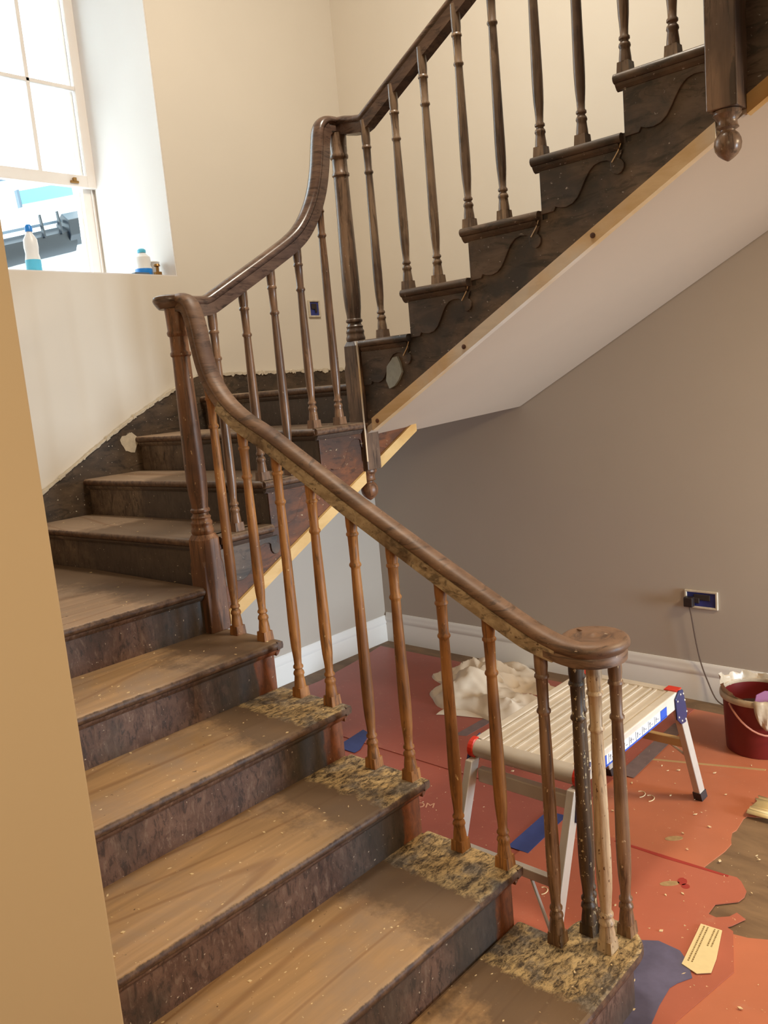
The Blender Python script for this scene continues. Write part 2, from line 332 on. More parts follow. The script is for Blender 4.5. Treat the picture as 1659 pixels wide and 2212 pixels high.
# outside the window
ro = thing('roof', (1.6, 5.0, 2.2), 'pale sloping roof seen through the open window', 'roof')
MB().prism([(3.7, 2.9), (3.7, 2.98), (7, 5.0), (7, 4.9)], 'X', -1.5, 5).build('roof_slope', M['roof'], ro)
MB().box(-1.5, 5, 3.55, 3.7, 1.0, 2.86).build('outer_wall', M['roof'], ro)
def along(u, v, w):   # gutter frame: u along, v depth, w height, tilting slightly
    return Vector((.95+u, 3.5+v, 2.82+w+u*.26))
def gseg(mb, u0, u1, sec):
    n = len(sec); v = [along(u0, a, b) for a, b in sec]+[along(u1, a, b) for a, b in sec]
    mb.add(v, [tuple(range(n-1, -1, -1)), tuple(range(n, 2*n))]+[(i, (i+1) % n, n+(i+1) % n, n+i) for i in range(n)])
gt = thing('gutter', (1.2, 3.5, 2.82), 'dark plastic roof gutter with brackets outside the window', 'gutter')
gsec = [(0, .20), (-.07, .15), (-.08, .06), (-.04, .0), (.04, .0), (.08, .15)]
g = MB(); gseg(g, -.1, .62, gsec); g.build('gutter_channel', M['gutter'], gt, smooth=True)
g = MB(); gseg(g, .56, .74, [(a*1.3, .04+b*1.25) for a, b in gsec]); g.build('end_box', M['gutter'], gt, bevel=.005)
for u in (.36, .50):
    g = MB(); gseg(g, u, u+.012, [(-.05, .14), (-.09, .14), (-.05, .31), (-.03, .31)]); g.build('bracket', M['gutter'], gt)
g = MB(); gseg(g, -.1, .55, [(-.01, .23), (.01, .23), (.01, .25), (-.01, .25)]); g.build('clip_bar', M['pipe'], gt)
rl = thing('rooflight', (1.4, 3.9, 3.3), 'pale blue strip rooflight on the roof outside the window', 'rooflight')
g = MB(); gseg(g, .32, .74, [(.10, .42), (.14, .42), (.16, .52), (.12, .52)]); g.build('light_panel', M['cyanp'], rl)
g = MB(); gseg(g, .30, .32, [(.10, .40), (.14, .40), (.16, .53), (.12, .53)]); g.build('end_clip', M['pipe'], rl)
g = MB(); gseg(g, .02, .28, [(.2, .62), (.24, .62), (.24, .64), (.2, .64)])
tag(g.build('flashing_strip', M['pipe'], loc=(1.0, 3.7, 3.4)), 'thin grey flashing strip high on the roof outside', 'flashing')

# ------------------------------------------------------------------ stair flights
def nosed(y_front, y_back, ztop, t=TT, sgn=1):
    """side section of a tread: rounded nosing at y_front (facing -sgn), returns list of (y, z)"""
    r = t/2; zc = ztop-r; pts = []
    for k in range(7):
        a = PI/2+PI*k/6; pts.append((y_front+sgn*(r+r*math.cos(a)), zc+r*math.sin(a)))
    pts += [(y_front+sgn*.03, ztop-t), (y_back, ztop-t), (y_back, ztop)]
    return pts
def cove(y_front, z, sgn=1):
    return [(y_front+sgn*.012, z), (y_front+sgn*.014, z-.008), (y_front+sgn*.022, z-.018), (y_front+sgn*.034, z-.022), (y_front+sgn*.034, z)]
F1 = thing('stair_flight', (0, -1.665, 0), 'lower wooden stair flight with worn bare treads and curved bottom step', 'stairs')
# curtail (bottom) step
def curtail(inset):
    cx, cy, r = .085, -1.555, .11-inset; pts = [(WL+.003, -1.31), (.03-inset, -1.31), (.03-inset, cy+math.sqrt(max(0, r*r-(.055+inset)**2))+.0)]
    a0 = math.atan2(pts[-1][1]-cy, pts[-1][0]-cx)
    for k in range(1, 22):
        a = a0+(-PI/2-a0)*k/21; pts.append((cx+r*math.cos(a), cy+r*math.sin(a)))
    pts.append((WL+.003, cy-r)); return pts
MB().prism(curtail(0), 'Z', Z[1]-TT, Z[1]).build('tread', M['tread1'], F1, bevel=.012)
MB().prism(curtail(.03), 'Z', 0, Z[1]-TT).build('riser', M['riser_curtail'], F1, smooth=True)
XE = .039
for k in range(2, 6):
    yb = NY[k+1]+.032; pr = nosed(NY[k], yb, Z[k])
    t = MB().prism(pr, 'X', WL+.003, XE-.03)
    # rounded return nosing along the open side
    rp = [(XE-.016+.016*math.cos(-PI/2+PI*i/6), Z[k]-.016+.016*math.sin(-PI/2+PI*i/6)) for i in range(7)]
    t.prism([(XE-.03, Z[k]-TT)]+rp+[(XE-.03, Z[k])], 'Y', NY[k]+.012, yb-.01)
    t.prism([(XE-.03, Z[k]-TT+.001), (XE-.03, Z[k]-.001)]+[(a, b) for a, b in ((XE-.006, Z[k]-.004), (XE-.004, Z[k]-.016), (XE-.006, Z[k]-.028))], 'Y', NY[k]+.002, NY[k]+.014)
    t.build('tread', M['tread1'] if k < 5 else M['tread1_clean'], F1, smooth=True)
    MB().box(WL+.003, .009, NY[k]+.03, NY[k]+.05, Z[k-1]-TT, Z[k]-TT).build('riser', M['riser1'], F1)
    c = MB().prism(cove(NY[k], Z[k]-TT), 'X', WL+.003, .022); c.prism([(.009, Z[k]-TT), (.03, Z[k]-TT), (.026, Z[k]-TT-.008), (.018, Z[k]-TT-.018), (.009, Z[k]-TT-.022)], 'Y', NY[k]+.014, yb)
    c.build('cove_moulding', M['riser1'], F1)
# string of the lower flight (open side)
sp = [(-1.31+.02, 0)]
pts = [(NY[2]+.05, 0)]
for k in range(2, 6): pts += [(NY[k]+.05, Z[k]-TT), (NY[k+1]+.05, Z[k]-TT)]
pts += [(-.02, Z[5]-TT), (-.02, .62), (NY[2]+.3, 0)]
MB().prism(pts, 'X', -.025, .008).build('string_board', M['string_orange'], F1)
# landing
MB().prism(nosed(NY[6], YW-.02, Z[6]), 'X', WL+.003, -.047).build('landing', M['landing'], F1, smooth=True)
MB().box(WL+.003, -.047, NY[6]+.03, NY[6]+.05, Z[5]-TT, Z[6]-TT).build('riser', M['riser_landing'], F1)
MB().prism(cove(NY[6], Z[6]-TT), 'X', WL+.003, -.047).build('cove_moulding', M['riser_landing'], F1)

# scroll bracket outline: s from riser face backwards, t downwards
BR = [(0, 0), (0, .148), (.05, .146), (.058, .132), (.075, .139), (.10, .141), (.125, .134), (.145, .118), (.16, .096), (.175, .07), (.192, .045), (.212, .028), (.235, .022), (.262, .024), (.272, .03)]
BR = BR[:15]+[(.272, .044), (.275, .06), (.285, .072), (.298, .076), (.311, .071), (.32, .058), (.321, .044), (.314, .032), (.306, .026), (.312, .012), (.318, 0)]
F2 = thing('stair_flight', (0, .6, 1.0), 'middle wooden stair flight rising along the back wall to the upper landing', 'stairs')
def skew_prism(mb, sec, y0, y1, s):     # sec in (x,z), sheared so that x moves by s at y1
    n = len(sec); v = [(x, y0, z) for x, z in sec]+[(x+s, y1, z) for x, z in sec]
    return mb.add(v, [tuple(range(n-1, -1, -1)), tuple(range(n, 2*n))]+[(i, (i+1) % n, n+(i+1) % n, n+i) for i in range(n)])
for k in (7, 8, 9, 10):
    xf, xw = NX[k]; s = xw-xf; ys = -.05 if k < 10 else -.0
    if k == 7: ys = .03
    xb = (NX[k+1][0]+.032) if k < 10 else XW; yb = YW-.018
    t = MB(); sec = nosed(xf, xb if k < 10 else xf+.35, Z[k]); skew_prism(t, sec, ys+.016 if k in (8, 9) else ys, yb, s)
    if k in (8, 9):
        rp = [(-.034-.016*math.sin(PI*i/6), Z[k]-.016+.016*math.cos(PI*i/6)) for i in range(7)]
        t.prism(rp+[(-.02, Z[k]-TT), (-.02, Z[k])], 'X', xf+.006, xb-.005)
    if k == 7:
        t.box(.05, xb, -.034, .05, Z[7]-TT, Z[7]); rp = [(-.034-.016*math.sin(PI*i/6), Z[k]-.016+.016*math.cos(PI*i/6)) for i in range(7)]
        t.prism(rp+[(-.03, Z[k]-TT), (-.03, Z[k])], 'X', .05, xb-.005)
    if k == 10: t.box(xf+.3, XW-.012, -.0, yb, Z[10]-TT, Z[10])
    t.build('tread' if k < 10 else 'landing', M['tread2'], F2, smooth=True)
    r = MB(); skew_prism(r, [(xf+.03, Z[k-1]-TT), (xf+.05, Z[k-1]-TT), (xf+.05, Z[k]-TT), (xf+.03, Z[k]-TT)], -.02 if k in (8, 9) else .03, yb, s); r.build('riser', M['riser2'], F2)
    c = MB(); skew_prism(c, cove(xf, Z[k]-TT), -.03 if k in (8, 9) else .03, yb, s)
    if k in (7, 8, 9): c.prism([(-.02, Z[k]-TT), (-.041, Z[k]-TT), (-.037, Z[k]-TT-.008), (-.03, Z[k]-TT-.018), (-.02, Z[k]-TT-.022)], 'X', (xf if k > 7 else .05)+.014, xb-.006)
    c.build('cove_moulding', M['riser2'], F2)
def sof2(x): return .895+.52*x
pts = [(.03, sof2(.03)+.03), (.03, Z[7]-TT)]
for k in (8, 9): pts += [(NX[k][0]+.05, Z[k-1]-TT), (NX[k][0]+.05, Z[k]-TT)]
pts += [(.884, Z[9]-TT), (.884, sof2(.884)+.03)]
MB().prism(pts, 'Y', -.02, .012).prism([(.982, sof2(.982)+.03), (.982, Z[10]-.05), (1.3, Z[10]-.05), (1.3, sof2(1.3)+.03)], 'Y', -.02, .012).build('string_board', M['string_orange'], F2)
for k in (7, 8, 9):
    x0 = max(NX[k][0]+.03, .045); q = [(x0+s*(.30/.321), Z[k]-TT-.018-t) for s, t in BR]
    MB().prism(q, 'Y', -.028, -.02).build('scroll_bracket', M['string'] if k < 8 else M['string_orange'], F2, bevel=.002)
for a, b in ((.055, .882), (.984, 1.26)): MB().prism([(a, sof2(a)), (b, sof2(b)), (b, sof2(b)+.052), (a, sof2(a)+.052)], 'Y', -.034, -.0).build('pine_strip', M['pine_yellow'], F2)
MB().prism([(.02, sof2(.02)+.01), (1.3, sof2(1.3)+.01), (1.34, 1.60), (XW-.012, 1.60), (XW-.012, 1.63), (1.3, 1.63), (.02, sof2(.02)+.04)], 'Y', .055, YW-.012).build('soffit', M['soffit'], F2)
# wall string with broken plaster along its top
top = [(-1.2, 1.30), (-.25, 1.30), (.019, 1.424), (.30, 1.592), (.529, 1.722), (.835, 1.868), (.975, 1.923), (1.427, 1.913), (XW-.02, 1.895)]
MB().prism(top+[(XW-.02, 1.7), (1.0, 1.6), (.2, 1.12), (-.1, 1.0), (-1.2, 1.0)], 'Y', YW-.02, YW-.007).build('wall_string', M['skirt'], F2)
def top_z(x):
    for (a, b), (c, e) in zip(top, top[1:]):
        if a <= x <= c: return b+(e-b)*(x-a)/(c-a)
    return top[-1][1]
pe = MB(); x = -.3
while x < XW-.05:
    dx = random.uniform(.012, .05); h = random.uniform(.003, .011)*(1 if x < .95 else 1.5); z0, z1 = top_z(x), top_z(x+dx)
    pe.prism([(x, z0-h*random.uniform(.2, 1)), (x+dx*.5, (z0+z1)/2-h*random.uniform(.5, 1.6)), (x+dx, z1-h*random.uniform(.2, 1)), (x+dx, z1+h*.6), (x+dx*.4, (z0+z1)/2+h*random.uniform(.4, 1.2)), (x, z0+h*.5)], 'Y', YW-.02-random.uniform(.002, .008), YW-.005); x += dx*.93
pe.build('broken_plaster_edge', M['plaster'], F2)
pp = MB().prism([(.50+.05*math.cos(a)*(1+.2*math.sin(3*a)), 1.60+.05*math.sin(a)*(1+.15*math.cos(5*a)) ) for a in [2*PI*i/16 for i in range(16)]], 'Y', YW-.0225, YW-.019)
pp.build('plaster_patch', M['plaster'], F2)

# upper flight
F3 = thing('stair_flight', (0, -.8, 2.0), 'upper dark wooden stair flight seen from its open side above the white soffit', 'stairs')
XO = .88
for k in range(11, 17):
    yf = NY3[k]; yb = NY3[k+1]-.032; y_ = yf if k > 11 else -.04
    t = MB().prism(nosed(yf, yb, Z[k], TT, -1), 'X', XO+.03 if k > 11 else .985, XW-.008)
    rp = [(XO+.016-.016*math.sin(PI*i/6), Z[k]-.016+.016*math.cos(PI*i/6)) for i in range(7)]
    ys = (yf if k > 11 else -.05)
    t.prism(rp+[(XO+.03, Z[k]-TT), (XO+.03, Z[k])], 'Y', ys-.006, yb+.01)
    if k == 11: t.box(XO+.03, .985, -.05, yb, Z[k]-TT, Z[k])
    t.build('tread', M['string'], F3, smooth=True)
    if k > 11: MB().box(.91, XW-.008, yf-.05, yf-.03, Z[k-1]-TT, Z[k]-TT).build('riser', M['riser3'], F3)
    else: MB().box(.985, XW-.008, -.035, -.015, Z[10], Z[11]-TT).build('riser', M['riser3'], F3)
    c = MB().prism(cove(yf, Z[k]-TT, -1), 'X', .90 if k > 11 else .985, XW-.008)
    c.prism([(.91, Z[k]-TT), (.888, Z[k]-TT), (.892, Z[k]-TT-.008), (.90, Z[k]-TT-.018), (.91, Z[k]-TT-.022)], 'Y', ys-.01, yb+.02)
    c.build('cove_moulding', M['string'], F3)
def sof3(y): return 1.54-.55*y
N3X, N3Y = .868, -1.671
pts = [(-.05, sof3(-.05)+.03), (-.05, Z[11]-TT)]
for k in range(12, 17): pts += [(NY3[k]-.05, Z[k-1]-TT), (NY3[k]-.05, Z[k]-TT)]
pts += [(-2.04, Z[16]-TT), (-2.04, sof3(-2.04)+.03)]
MB().prism(pts, 'X', .91, .94).build('string_board', M['string'], F3)
for k in range(11, 16):
    y0 = NY3[k]-.03 if k > 11 else -.052; kk = 1 if k > 11 else .88
    MB().prism([(y0-s*kk, Z[k]-TT-.018-t) for s, t in BR], 'X', .902, .91).build('scroll_bracket', M['string'], F3, bevel=.002)
    if k > 11: MB().tube([(.9, NY3[k]-.012, Z[k]-TT-.15), (.9, NY3[k]-.018, Z[k]-TT-.18), (.9, NY3[k]-.006, Z[k]-TT-.205), (.9, NY3[k]+.018, Z[k]-TT-.235)], .0022, 5).build('cracked_filler_line', M['pine'], F3)
tag(MB().prism([(-.135+.0*i, 0) for i in range(0)] or [(-.20, 1.86), (-.238, 1.895), (-.262, 1.898), (-.275, 1.87), (-.282, 1.83), (-.262, 1.80), (-.235, 1.775), (-.205, 1.765), (-.19, 1.80)], 'X', .898, .912).build('filler_patch', M['filler'], F3), 'blue grey filler patch')
for a, b, mm in ((-.085, N3Y+.047, 'pine'), (N3Y-.047, -2.04, 'pine_yellow')): MB().prism([(a, sof3(a)), (b, sof3(b)), (b, sof3(b)+.055), (a, sof3(a)+.055)], 'X', .896, .93).build('pine_strip', M[mm], F3)
sm = MB()
v = [(.905, .03, sof3(.03)+.01), (XW-.012, .06, 1.585), (XW-.012, -2.04, 2.70), (.905, -2.04, sof3(-2.04)+.01)]
sm.add(v+[(x, y, z+.03) for x, y, z in v], [(0, 1, 2, 3), (7, 6, 5, 4), (0, 4, 5, 1), (1, 5, 6, 2), (2, 6, 7, 3), (3, 7, 4, 0)]); sm.build('soffit', M['soffit'], F3)
for y, z in ((-.62, 1.905), (-1.2, 2.228), (-.12, 1.63)):
    MB().lathe([(.0095, 0), (.0095, .003), (.004, .004)], M=Matrix.Translation((.896, y, z)) @ Matrix.Rotation(-PI/2, 4, 'Y')).build('knot', M['string_orange'], F3)

# ------------------------------------------------------------------ newel posts
def newel(label, x, y, zb, zt_block, ztop, mat, pendant=True, ball_mat=None, group=None):
    t = thing('newel_post', (x, y, zb), label, 'newel post', group)
    h = .046; c = .014; b = MB()
    def ring(z, hh, cc): return [(x+sx*(hh if i else hh-cc), y+sy*((hh-cc) if i else hh), z) for sx, sy, i in ((-1, -1, 1), (-1, -1, 0), (1, -1, 0), (1, -1, 1), (1, 1, 1), (1, 1, 0), (-1, 1, 0), (-1, 1, 1))]
    levels = [(zb, h, .003), (zt_block-.12, h, .003), (zt_block-.10, h, .011), (zt_block-.02, h, .013), (zt_block, h-.008, .016)]
    v = []; f = []
    for L in levels: v += ring(*L)
    for i in range(len(levels)-1):
        for k in range(8): f.append((i*8+k, i*8+(k+1) % 8, i*8+8+(k+1) % 8, i*8+8+k))
    f.append(tuple(range(7, -1, -1))); n = 8*(len(levels)-1); f.append(tuple(range(n, n+8)))
    b.add(v, f); b.build('base_block', mat, t, bevel=.002)
    H = ztop-zt_block
    prof = [(.040, 0), (.043, .008), (.043, .016), (.040, .024), (.0385, .034), (.0405, .038), (.0405, .046), (.036, .052), (.036, .058), (.038, .064), (.030, .074), (.030, .080), (.037, .085), (.037, .093), (.031, .099), (.032, .115), (.036, .15), (.0385, .20), (.0385, .28), (.0365, .42), (.034, .56), (.0325, H-.19), (.0325, H-.178), (.038, H-.172), (.038, H-.163), (.0335, H-.157), (.033, H-.12), (.033, H-.105), (.039, H-.10), (.041, H-.09), (.037, H-.082), (.038, H-.04), (.040, H)]
    MB().lathe(prof, x, y, zt_block, 24).build('turned_shaft', mat, t, smooth=True)
    if pendant:
        pr = [(.030, 0), (.040, -.002), (.041, -.012), (.033, -.022), (.028, -.030), (.029, -.042), (.033, -.050), (.022, -.056), (.022, -.060), (.031, -.068), (.038, -.082), (.040, -.096), (.037, -.112), (.028, -.126), (.016, -.136), (.003, -.144)]
        MB().lathe(pr, x, y, zb, 24).build('pendant', ball_mat or mat, t, smooth=True)
    return t
N1 = newel('tall turned newel post standing at the foot of the middle flight, reddish brown', 0, 0, Z[5], 1.292, 2.13, M['newel_lower'], False)
N2 = newel('turned newel post at the upper landing corner, pendant ball hanging below', DX, 0, 1.41, 1.985, 2.862, M['newel_upper'], True, M['newel_lower'])
N3 = newel('newel post at top right of the stair, turned drop finial under it', N3X, N3Y, 2.502, 3.2, 4.06, M['newel_upper'], True)
MB().box(DX-.05, DX-.043, -.05, -.046, 1.45, 1.98).build('filler_line', M['pine'], N2)

# ------------------------------------------------------------------ balustrades
def baluster(name, x, y, zb, zt, mat, parent, seg=14, sk=1.0):
    b = MB(); h = .022
    b.box(x-h, x+h, y-h, y+h, zb-.002, zb+.034)
    n = len(b.v)
    for i, q in enumerate(b.v[n-4:]): q.x = x+(q.x-x)*.9; q.y = y+(q.y-y)*.9
    H = zt-zb
    p = [(.0195, .034), (.0185, .05), (.0165, .066), (.0155, .076), (.0185, .082), (.0170, .09), (.0125, .096), (.0125, .1), (.0168, .104), (.0168, .11), (.0125, .116), (.0135, .14), (.0165, .18), (.0178, .22), (.0182, .27), (.0172, .36), (.0155, H-.30), (.0138, H-.20), (.0138, H-.196), (.0180, H-.190), (.0180, H-.184), (.014, H-.177), (.0145, H-.13), (.0152, H-.095), (.0188, H-.09), (.0182, H-.084), (.0152, H-.08), (.017, H-.06), (.0175, H+.02)]
    b.lathe([(r*sk*1.08, z) for r, z in p], x, y, zb, seg)
    o = b.build(name, mat, parent, smooth=True)
    return o
def catmull(pts, n=6):
    P = [Vector(p) for p in pts]; out = []
    for i in range(len(P)-1):
        a = P[max(i-1, 0)]; b = P[i]; c = P[i+1]; e = P[min(i+2, len(P)-1)]
        for k in range(n):
            t = k/n; out.append(.5*((2*b)+(-a+c)*t+(2*a-5*b+4*c-e)*t*t+(-a+3*b-3*c+e)*t*t*t))
    out.append(P[-1]); return out
RS = [(-.023, -.026), (.023, -.026), (.0245, -.008), (.021, 0), (.025, .005), (.031, .011), (.032, .020), (.028, .029), (.018, .035), (.006, .038), (-.006, .038), (-.018, .035), (-.028, .029), (-.032, .020), (-.031, .011), (-.025, .005), (-.021, 0), (-.0245, -.008)]
RB = [(-.0255, -.037), (.0255, -.037), (.0285, .005), (-.0285, .005)]
B1 = thing('balustrade', (0, -.8, Z[1]), 'lower balustrade with orange brown turned balusters and a curling handrail end', 'balustrade')
r1 = [(-.0, 2.135), (-.05, 2.137), (-.085, 2.118), (-.108, 2.06), (-.122, 1.98), (-.142, 1.90), (-.178, 1.83), (-.235, 1.765), (-.32, 1.705), (-.45, 1.64), (-.58, 1.565), (-.70, 1.496), (-.823, 1.425), (-.979, 1.34), (-1.132, 1.257), (-1.3, 1.168), (-1.40, 1.117), (-1.47, 1.085), (-1.53, 1.066), (-1.58, 1.06)]
path = catmull([(0, y, z) for y, z in r1], 5)
VC = (.078, -1.578, 1.06)
arc = [(VC[0]-.078*math.cos(a)*(1-.06*a), VC[1]-.07*math.sin(a)*(1-.06*a), VC[2]-.0) for a in [PI*1.4*i/14 for i in range(1, 15)]]
full = path+[Vector(p) for p in arc]
MB().sweep(full, RS, upv=None).build('handrail', M['rail'], B1, smooth=True)
MB().sweep(path[34:-6], RB, scl=[1]*(len(path)-34-6-7)+[.98, .95, .92, .9, .88, .86, .84]).build('handrail_underside', M['rail_cream'], B1)
vol = [(.001, -.034), (.070, -.034), (.078, -.028), (.080, -.006), (.078, 0), (.083, .006), (.089, .012), (.090, .020), (.086, .029), (.076, .036), (.066, .037), (.060, .033), (.052, .032), (.044, .036), (.032, .037), (.024, .034), (.016, .034), (.008, .040), (.001, .041)]
MB().lathe(vol, *VC, 36).build('volute', M['rail'], B1, smooth=True)
def r1z(y):
    for a, b in zip(path, path[1:]):
        if min(a.y, b.y) <= y <= max(a.y, b.y) and a.y != b.y: return a.z+(b.z-a.z)*(y-a.y)/(b.y-a.y)
    return 1.06
b1 = [(-.138, 5, 1.88), (-.297, 5, None), (-.462, 4, None), (-.620, 4, None), (-.793, 3, None), (-.953, 3, None), (-1.132, 2, None), (-1.294, 2, None), (-1.456, 1, None)]
for y, k, zt in b1:
    o = baluster('baluster', .006 if k > 1 else .01, y, Z[k], (zt or r1z(y)-.02), M['baluster_lower'] if k > 1 else M['half_stripped'], B1)
    if k == 1: tag(o, 'baluster half stripped to pale wood at its foot')
for x, y, m, lb, s in ((.098, -1.508, 'burnt', 'dark charred baluster under the volute', 1.08), (.150, -1.49, 'burnt', 'slim dark baluster behind the charred one', .8), (.062, -1.583, 'white_stripped', 'pale stripped baluster under the volute', 1.12), (.155, -1.595, 'half_stripped', 'mottled baluster under the volute, right side', 1.05)):
    tag(baluster('baluster', x, y, Z[1], 1.03, M[m], B1, 14, s), lb)
B2 = thing('balustrade', (.5, 0, 1.3), 'middle balustrade with steep swept handrail between the two newel posts', 'balustrade')
r2_ = [(0, 2.135), (.06, 2.135), (.12, 2.135), (.15, 2.142), (.185, 2.16), (.319, 2.233), (.477, 2.320), (.60, 2.392), (.67, 2.45), (.73, 2.53), (.775, 2.62), (.805, 2.72), (.822, 2.81), (.836, 2.862), (.862, 2.886), (.90, 2.892), (.932, 2.892)]
p2 = catmull([(x, 0, z) for x, z in r2_], 5)
MB().sweep(p2, RS).build('handrail', M['rail_dark'], B2, smooth=True)
MB().sweep(p2[5:-10], RB).build('handrail_underside', M['rail_dark'], B2)
MB().lathe([(.001, -.012), (.045, -.012), (.052, -.004), (.060, .008), (.064, .018), (.060, .03), (.045, .036), (.02, .038), (.001, .038)], -.01, 0.01, 2.137, 28).build('newel_cap', M['rail_dark'], B2, smooth=True)
def rz(path, i, v):
    for a, b in zip(path, path[1:]):
        if min(a[i], b[i]) <= v <= max(a[i], b[i]) and a[i] != b[i]: return a.z+(b.z-a.z)*(v-a[i])/(b[i]-a[i])
    return path[-1].z
for x, k in ((.160, 7), (.318, 8), (.472, 8), (.628, 9), (.782, 9)):
    baluster('baluster', x, 0, Z[k], rz(p2, 0, x)-.02, M['baluster_mid'], B2)
B3 = thing('balustrade', (DX, -.8, 2.0), 'upper balustrade of grey brown turned balusters climbing to the top right', 'balustrade')
r3_ = [(0, 2.892), (-.05, 2.886), (-.10, 2.874), (-.155, 2.866), (-.178, 2.874), (-.352, 2.972), (-.70, 3.165), (-1.2, 3.447), (-1.66, 3.705)]
p3 = [Vector((DX, y, z)) for y, z in r3_]
MB().sweep(p3, RS).build('handrail', M['rail_dark'], B3, smooth=True)
MB().sweep(p3[1:], RB).build('handrail_underside', M['rail_dark'], B3)
for y, k in ((-.175, 11), (-.340, 12), (-.500, 12), (-.672, 13), (-.832, 13), (-1.003, 14), (-1.166, 14), (-1.332, 15), (-1.492, 15)):
    baluster('baluster', DX-.012, y, Z[k], rz(p3, 1, y)-.02, M['baluster_upper'], B3)

# ------------------------------------------------------------------ sockets and cable
def wall_box(name, label, cat, axis, c, hw, hh, sign):
    t = thing(name, c, label, cat)
    def bx(mb, a0, a1, d0, d1, z0, z1):
        if axis == 'X': mb.box(c[0]+min(d0*sign, d1*sign), c[0]+max(d0*sign, d1*sign), c[1]+a0, c[1]+a1, c[2]+z0, c[2]+z1)
        else: mb.box(c[0]+a0, c[0]+a1, c[1]+min(d0*sign, d1*sign), c[1]+max(d0*sign, d1*sign), c[2]+z0, c[2]+z1)
    m = MB(); bx(m, -hw, hw, .0, .004, -hh, hh); m.build('back_box', M['socketblue'], t)
    m = MB()
    for q in ((-hw-.008, -hw+.004, -hh-.008, hh+.008), (hw-.004, hw+.008, -hh-.008, hh+.008), (-hw, hw, -hh-.008, -hh+.003), (-hw, hw, hh-.003, hh+.008)): bx(m, q[0], q[1], .0, .012, q[2], q[3])
    m.build('plaster_surround', M['plaster'], t, bevel=.003)
    m = MB(); bx(m, -hw*.6, hw*.5, .002, .010, -hh*.1, hh*.7); bx(m, hw*.1, hw*.45, .004, .014, -hh*.5, hh*.2); m.build('wires', M['dark'], t, bevel=.004)
    return t
wall_box('socket_box', 'open double socket box in the grey wall above the bucket', 'socket box', 'X', (XW-.006, -.962, .546), .078, .04, -1)
wall_box('socket_box', 'small open blue socket box in the cream wall beside the newel post', 'socket box', 'Y', (1.923, YW, 2.286), .042, .045, -1)
pl = thing('plug_and_cable', (XW-.03, -.905, .53), 'black plug in the double socket, its thin cable drooping down behind the bucket', 'plug')
MB().box(XW-.05, XW-.012, -.93, -.882, .508, .56).build('plug', M['black'], pl, bevel=.006)
cp = catmull([(XW-.035, -.909, .51), (XW-.035, -.919, .452), (XW-.034, -.93, .37), (XW-.034, -.943, .29), (XW-.034, -.962, .205), (XW-.04, -.995, .12), (XW-.05, -1.04, .035), (XW-.07, -1.10, .014), (XW-.10, -1.2, .012), (XW-.12, -1.4, .012)], 6)
MB().tube(cp, .0035, 6).build('cable', M['cable'], pl, smooth=True)

# ------------------------------------------------------------------ step platform
SP = thing('step_platform', (.74, -1.13, 0), 'folding aluminium step platform with slatted top, blue hinges and red end caps', 'work platform')
px0, px1, py0, py1, pz = .345, 1.125, -1.35, -.925, .54
t = MB().box(px0+.02, px1-.02, py0, py0+.035, pz-.065, pz).box(px0+.02, px1-.02, py1-.035, py1, pz-.065, pz); t.build('side_rail', M['alu'], SP, bevel=.004)
ns = 6; w_ = (py1-py0-.07)/ns
for i in range(ns):
    a = py0+.035+i*w_; s = MB().box(px0+.02, px1-.025, a+.003, a+w_-.003, pz-.02, pz-.006)
    s.box(px0+.02, px1-.025, a+.005, a+.016, pz-.02, pz-.002).box(px0+.02, px1-.025, a+w_-.018, a+w_-.005, pz-.02, pz-.002); s.build('slat', M['alu'], SP, bevel=.002)
er = [(px0+.03+.035*math.cos(a), pz-.032+.032*math.sin(a)) for a in [PI/2+PI*i/10 for i in range(11)]]
MB().prism(er+[(px0+.035, pz-.064), (px0+.035, pz)], 'Y', py0+.01, py1-.01).build('end_rail', M['alu_leg'], SP, smooth=True)
MB().box(px1-.03, px1+.01, py0+.01, py1-.01, pz-.05, pz+.001).build('end_rail', M['alu'], SP, bevel=.006)
MB().box(px0+.0, px0+.03, py0+.03, py1-.03, pz-.145, pz-.095).build('under_bar', M['alu_leg'], SP, bevel=.004)
